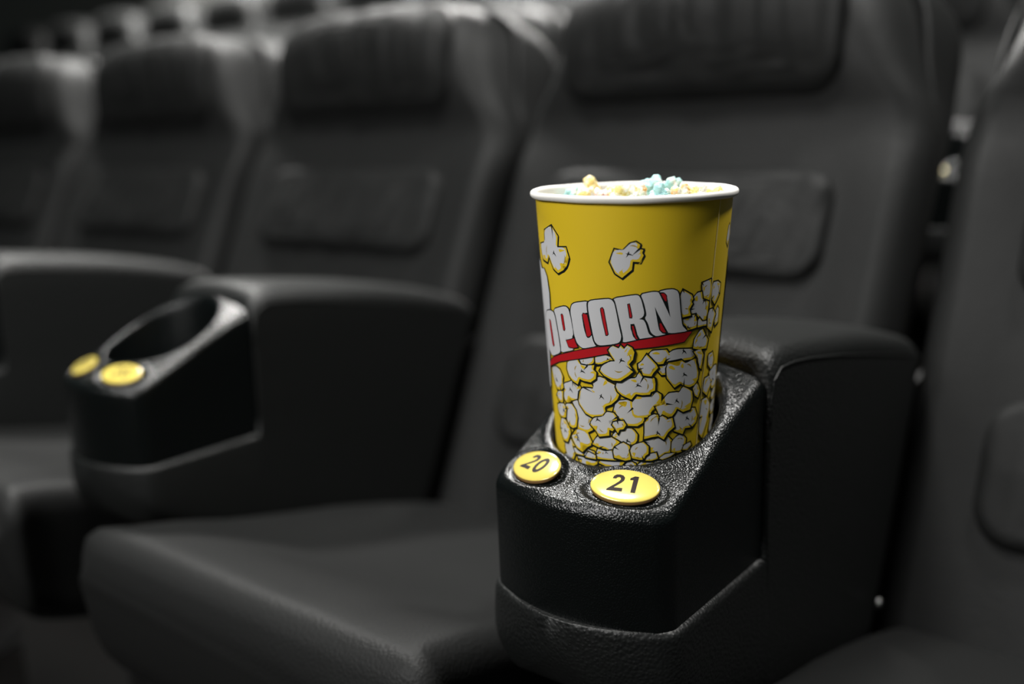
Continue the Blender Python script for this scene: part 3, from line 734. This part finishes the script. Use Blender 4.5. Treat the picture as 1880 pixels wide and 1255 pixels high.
def ink(bm, poly, level, mi, clip=19.0):
    """poly in (arc cm at RM, h cm); cut into narrow upright strips so that it follows the curve"""
    t = bmesh.new()
    try:
        f = t.faces.new([t.verts.new((x, y, 0)) for x, y in poly])
    except ValueError:
        t.free(); return
    bmesh.ops.triangulate(t, faces=[f])
    xs = [p[0] for p in poly]
    x = math.floor(min(xs)/0.15)*0.15
    while x < max(xs):
        g = t.verts[:] + t.edges[:] + t.faces[:]
        if min(xs) < x:
            bmesh.ops.bisect_plane(t, geom=g, plane_co=(x, 0, 0), plane_no=(1, 0, 0))
        x += 0.15
    bmesh.ops.triangulate(t, faces=t.faces[:])
    vm = {}
    off = 0.003 + LV*level
    for v in t.verts:
        vm[v] = bm.verts.new(CP(v.co.x/RM, min(v.co.y, clip), off))
    for f in t.faces:
        if f.calc_area() < 1e-7: continue
        try:
            nf = bm.faces.new([vm[v] for v in f.verts])
        except ValueError:
            continue
        nf.material_index = mi
        nf.normal_update()
        c = nf.calc_center_median(); ax = (CUP_C - CUP_BASE)*CM
        rad = Vector((c.x, c.y, 0))
        if nf.normal.dot(rad) < 0: nf.normal_flip()
    t.free()
INKS = [P_BLACK, YELLOW, P_WHITE, P_OLIVE, P_RED]
to = lambda pts, dt=0.0: [(a*RM + dt, h) for a, h in pts]
rnd = random.Random(4)
def tick(bm, c, lv, sc=1.0):
    x, y = c
    for ang, ln in ((rnd.uniform(.2,.7), .30), (rnd.uniform(2.2,2.8), .24), (rnd.uniform(-1.9,-1.3), .22), (rnd.uniform(3.5, 4.1), .2)):
        ln *= sc; w_ = .045*sc
        dx, dy = cos(ang), sin(ang)
        ink(bm, [(x - dy*w_, y + dx*w_), (x + dx*ln*.6 - dy*.02, y + dy*ln*.6 + .03), (x + dx*ln, y + dy*ln + .04), (x + dx*ln*.5 + dy*w_, y + dy*ln*.5 - dx*w_), (x + dy*w_, y - dx*w_)], lv, 0)
def kernel(bm, poly, c, base, squeeze=1.0, fill=1):
    lo, hi = min(p[0] for p in poly), max(p[0] for p in poly)
    size = min(hi - lo, max(p[1] for p in poly) - min(p[1] for p in poly))
    wl = 0.06
    ink(bm, offset_poly(poly, wl), base, 0)
    # heavier ink under the kernel
    ink(bm, [(x + .045, y + .07) for x, y in offset_poly(poly, wl*.7)], base, 0)
    ink(bm, offset_poly(poly, -wl*.55), base + 1, 1)
    ins = offset_poly(poly, -min(.105, size*.11))
    ins = smooth_poly(ins, 1)
    sh_ = min(.065, size*.055)
    ink(bm, [(x - sh_, y - sh_*1.1) for x, y in ins], base + 2, 2)
    cx = sum(p[0] for p in poly)/len(poly); cy = sum(p[1] for p in poly)/len(poly)
    if size > .75:
        # yellow patches and black notches running in from the rim
        n_ = len(ins)
        for q in range(3 if size > 1.1 else 2):
            ia = rnd.randrange(n_)
            ax, ay = ins[ia]; bx, by = ins[(ia + 2) % n_]
            mx, my = (ax + bx)/2 + (cx - ax)*rnd.uniform(.22, .4), (ay + by)/2 + (cy - ay)*rnd.uniform(.22, .4)
            ink(bm, smooth_poly([(ax, ay), (bx, by), (mx + .06, my), (mx - .05, my + .05)]), base + 3, 1)
        ia = rnd.randrange(len(poly))
        ax, ay = poly[ia]; d_ = sqrt((cx-ax)**2 + (cy-ay)**2) or 1
        ux, uy = (cx-ax)/d_, (cy-ay)/d_
        ink(bm, [(ax - uy*.07, ay + ux*.07), (ax + ux*.30*size, ay + uy*.30*size), (ax + uy*.07, ay - ux*.07)], base + 4, 0)
    if size > .5:
        for _ in range(2 if size > .9 else 1):
            th = rnd.uniform(0, 2*pi)
            px, py = cx + .20*size*cos(th), cy + .20*size*sin(th)
            r_ = .15*size; a0 = th - .9
            arc = [(px + r_*cos(a0 + i*.36), py + r_*sin(a0 + i*.36)) for i in range(6)]
            arc2 = [(px + (r_ - .075*sin(pi*i/5) - .004)*cos(a0 + i*.36), py + (r_ - .075*sin(pi*i/5) - .004)*sin(a0 + i*.36)) for i in range(6)][::-1]
            ink(bm, arc + arc2, base + 3, 3)
    if c: tick(bm, c, base + 4, min(1.0, size*.8))
# popcorn drawing, repeated round the bucket
bm = bmesh.new()
for rep, (dt, xa, xb) in enumerate(((0.0, -9, 9), (-2.25*RM, -2.32, -0.12), (2.28*RM, -2.3, -1.35))):
    if rep:
        link('popcorn_print', bm, INKS, cup, smooth=True)
        bm = bmesh.new()
    for i, (poly, c) in enumerate(ART_KERNELS):
        xs = [p[0] for p in poly]
        if not rep and max(p[1] for p in poly) < 5.6:
            own = bmesh.new()
            kernel(own, to(poly, dt), (c[0]*RM, c[1]) if c else None, 0)
            link('printed_kernel', own, INKS, cup, smooth=True)
            continue
        if rep and (min(xs) < xa or max(xs) > xb or min(p[1] for p in poly) < 5.6): continue
        if min(p[1] for p in poly) > 14.3:
            for sh, dh in ((.45, 1.25), (.1, 2.5)):
                q = [(x + sh, y + dh) for x, y in to(poly, dt)]
                kernel(bm, offset_poly(q, .05), None, (i % 3)*5)
        kernel(bm, offset_poly(to(poly, dt), .05 if min(p[1] for p in poly) > 5.6 else 0), (c[0]*RM + dt, c[1]) if c else None, 15 + (i % 7)*5)
link('popcorn_print', bm, INKS, cup, smooth=True)
# lettering
def lettering(dt):
    b = bmesh.new()
    lv = 60
    grown = [offset_poly(to(p, dt), .075) for p in ART_LETTERS]
    for p in grown: ink(b, smooth_poly(p), lv, 0)
    bar = to(ART_BAR, dt)
    ink(b, offset_poly(bar, .06), lv, 0)
    ink(b, bar, lv + 1, 4)
    for i, p in enumerate(grown): ink(b, smooth_poly(p), lv + 2 + i*2, 0)
    for i, p in enumerate(ART_LETTERS): ink(b, smooth_poly(to(p, dt), 1, .18), lv + 16, 2)
    for p in ART_BLACK: ink(b, to(p, dt), lv + 18, 0)
    for p in ART_RED:
        ink(b, offset_poly(to(p, dt), .055), lv + 18, 0)
        ink(b, to(p, dt), lv + 20, 4)
    # the tall first letter, running round the side of the bucket
    q = to(ART_BIG_P, dt)
    l = q[0][0]
    outl = q + [(l - .3, 7.9), (l - .35, 13.0), (l - 1.3, 13.3), (l - 1.35, 4.6), (l - .6, 4.25)]
    ink(b, offset_poly(outl, .06), lv, 0)
    ink(b, outl, lv + 1, 2)
    for (p, c) in ART_FRONT_KERNEL:
        kernel(b, to(p, dt), (c[0]*RM + dt, c[1]), lv + 22)
    return b
o = link('popcorn_lettering', lettering(0.0), INKS, cup, smooth=True)
o['label'] = 'white block letters on a red bar'
link('popcorn_lettering', lettering(3.0*RM), INKS, cup, smooth=True)
# glued paper seam
b = bmesh.new()
path = [(-0.045, 0.2), (-0.062, 3), (-0.078, 6), (-0.092, 9), (-0.105, 12), (-0.12, 15), (-0.135, 19)]
prev = None
for i in range(61):
    h = 0.2 + 18.7*i/60
    t_ = interp([(hh, aa) for aa, hh in path], h)
    vs = [b.verts.new(CP(t_ + w_/5.9, h, o_)) for w_, o_ in ((-.045, .002), (-.03, .035), (.03, .035), (.045, .002))]
    if prev:
        for j in range(3): b.faces.new((prev[j], prev[j+1], vs[j+1], vs[j]))
    prev = vs
bmesh.ops.recalc_face_normals(b, faces=b.faces)
link('paper_seam', b, SEAM_MAT, cup, smooth=False)
tag(cup, 'yellow and white paper bucket printed POPCORN, standing in the right armrest', 'popcorn bucket')

# ================================================================== POPCORN
def popcorn_mesh(seed, r, mat_):
    rr = random.Random(seed)
    lobes = []
    for i in range(rr.randint(9, 12)):
        d = Vector((rr.gauss(0, 1), rr.gauss(0, 1), rr.gauss(0, 1))).normalized()
        lobes.append((d*rr.uniform(.42, .72), rr.uniform(.22, .42)))
    lobes.append((Vector((0, 0, 0)), .5))
    b = bmesh.new()
    bmesh.ops.create_icosphere(b, subdivisions=5, radius=1)
    for v in b.verts:
        d = v.co.normalized(); best = 0.3
        for c, q in lobes:
            pr_ = d.dot(c); disc = pr_*pr_ - c.dot(c) + q*q
            if disc > 0: best = max(best, pr_ + sqrt(disc))
        best += .09*noise.noise(d*5.0 + Vector((seed, 0, 0))) + .05*noise.noise(d*12.0)
        v.co = d*best*r*CM
    return b
TINTS = ['yellow', 'blue', 'pink', 'orange']
protos = {}
def pop_piece(x, y, z, r, tint, label, group, seed):
    key = (seed % 5, tint)
    if key not in protos:
        o = link('popcorn_piece', popcorn_mesh(seed % 5 + 11, 1.0, None), POP[tint])
        protos[key] = o
    else:
        o = protos[key].copy(); COL.objects.link(o)
    o.scale = (r, r, r)
    o.location = (x*CM, y*CM, z*CM)
    o.rotation_euler = (seed*1.7, seed*2.3, seed*.9)
    return tag(o, label, 'popcorn', group)
SHOWN = [
(-4.76, 59.5, 90.28, 0.8, 'yellow', 'topmost yellow popcorn piece at the left of the heap') ,
(-4.1, 57.5, 89.89, 0.75, 'yellow', 'yellow popcorn piece just below the topmost yellow one') ,
(-5.52, 58.0, 89.78, 0.62, 'blue', 'pale bluish popcorn piece at the left end of the heap') ,
(-2.15, 56.5, 89.9, 0.62, 'pink', 'pink popcorn piece left of the middle of the heap') ,
(-2.11, 57.5, 90.0, 0.62, 'orange', 'orange spotted popcorn piece next to the pink one') ,
(-0.88, 57.0, 89.98, 0.85, 'yellow', 'large pale yellow popcorn piece just left of the blue ones') ,
(0.22, 57.5, 90.04, 0.68, 'orange', 'orange and blue popcorn piece at the foot of the tallest blue one') ,
(-0.16, 59.5, 90.29, 0.95, 'blue', 'tallest blue popcorn piece in the middle of the heap') ,
(2.5, 56.5, 89.96, 0.85, 'blue', 'pale blue popcorn piece touching the front rim') ,
(1.15, 60.5, 90.19, 0.8, 'blue', 'teal popcorn piece right of the tallest blue one') ,
(2.85, 58.5, 89.96, 0.75, 'orange', 'orange and white popcorn piece right of the teal one') ,
(3.69, 59.0, 89.98, 0.95, 'yellow', 'big yellow popcorn piece at the right of the heap') ,
(4.63, 60.0, 89.79, 0.7, 'yellow', 'small yellow popcorn piece farthest right') ,
(-0.22, 60.5, 90.13, 0.7, 'blue', 'blue popcorn piece behind the tallest blue one') ,
]
for i, (x, y, z, r, tint, lab) in enumerate(SHOWN):
    pop_piece(x, y, z, r, tint, lab, 'popcorn pieces in the bucket', i*3 + 1)
rr = random.Random(8)
n_fill = 0
for lay, (zz, rad, cnt) in enumerate(((88.95, 5.0, 26), (87.9, 4.9, 26))):
    for i in range(cnt):
        a = i*2.39996; q = rad*sqrt((i + .5)/cnt)
        pop_piece(q*cos(a), 57.24 + q*sin(a), zz + rr.uniform(-.12, .12), rr.uniform(.72, .85), rr.choice(TINTS),
                  'popcorn piece lying low in the bucket under the heaped ones', 'popcorn pieces low in the bucket', i*7 + lay*3)
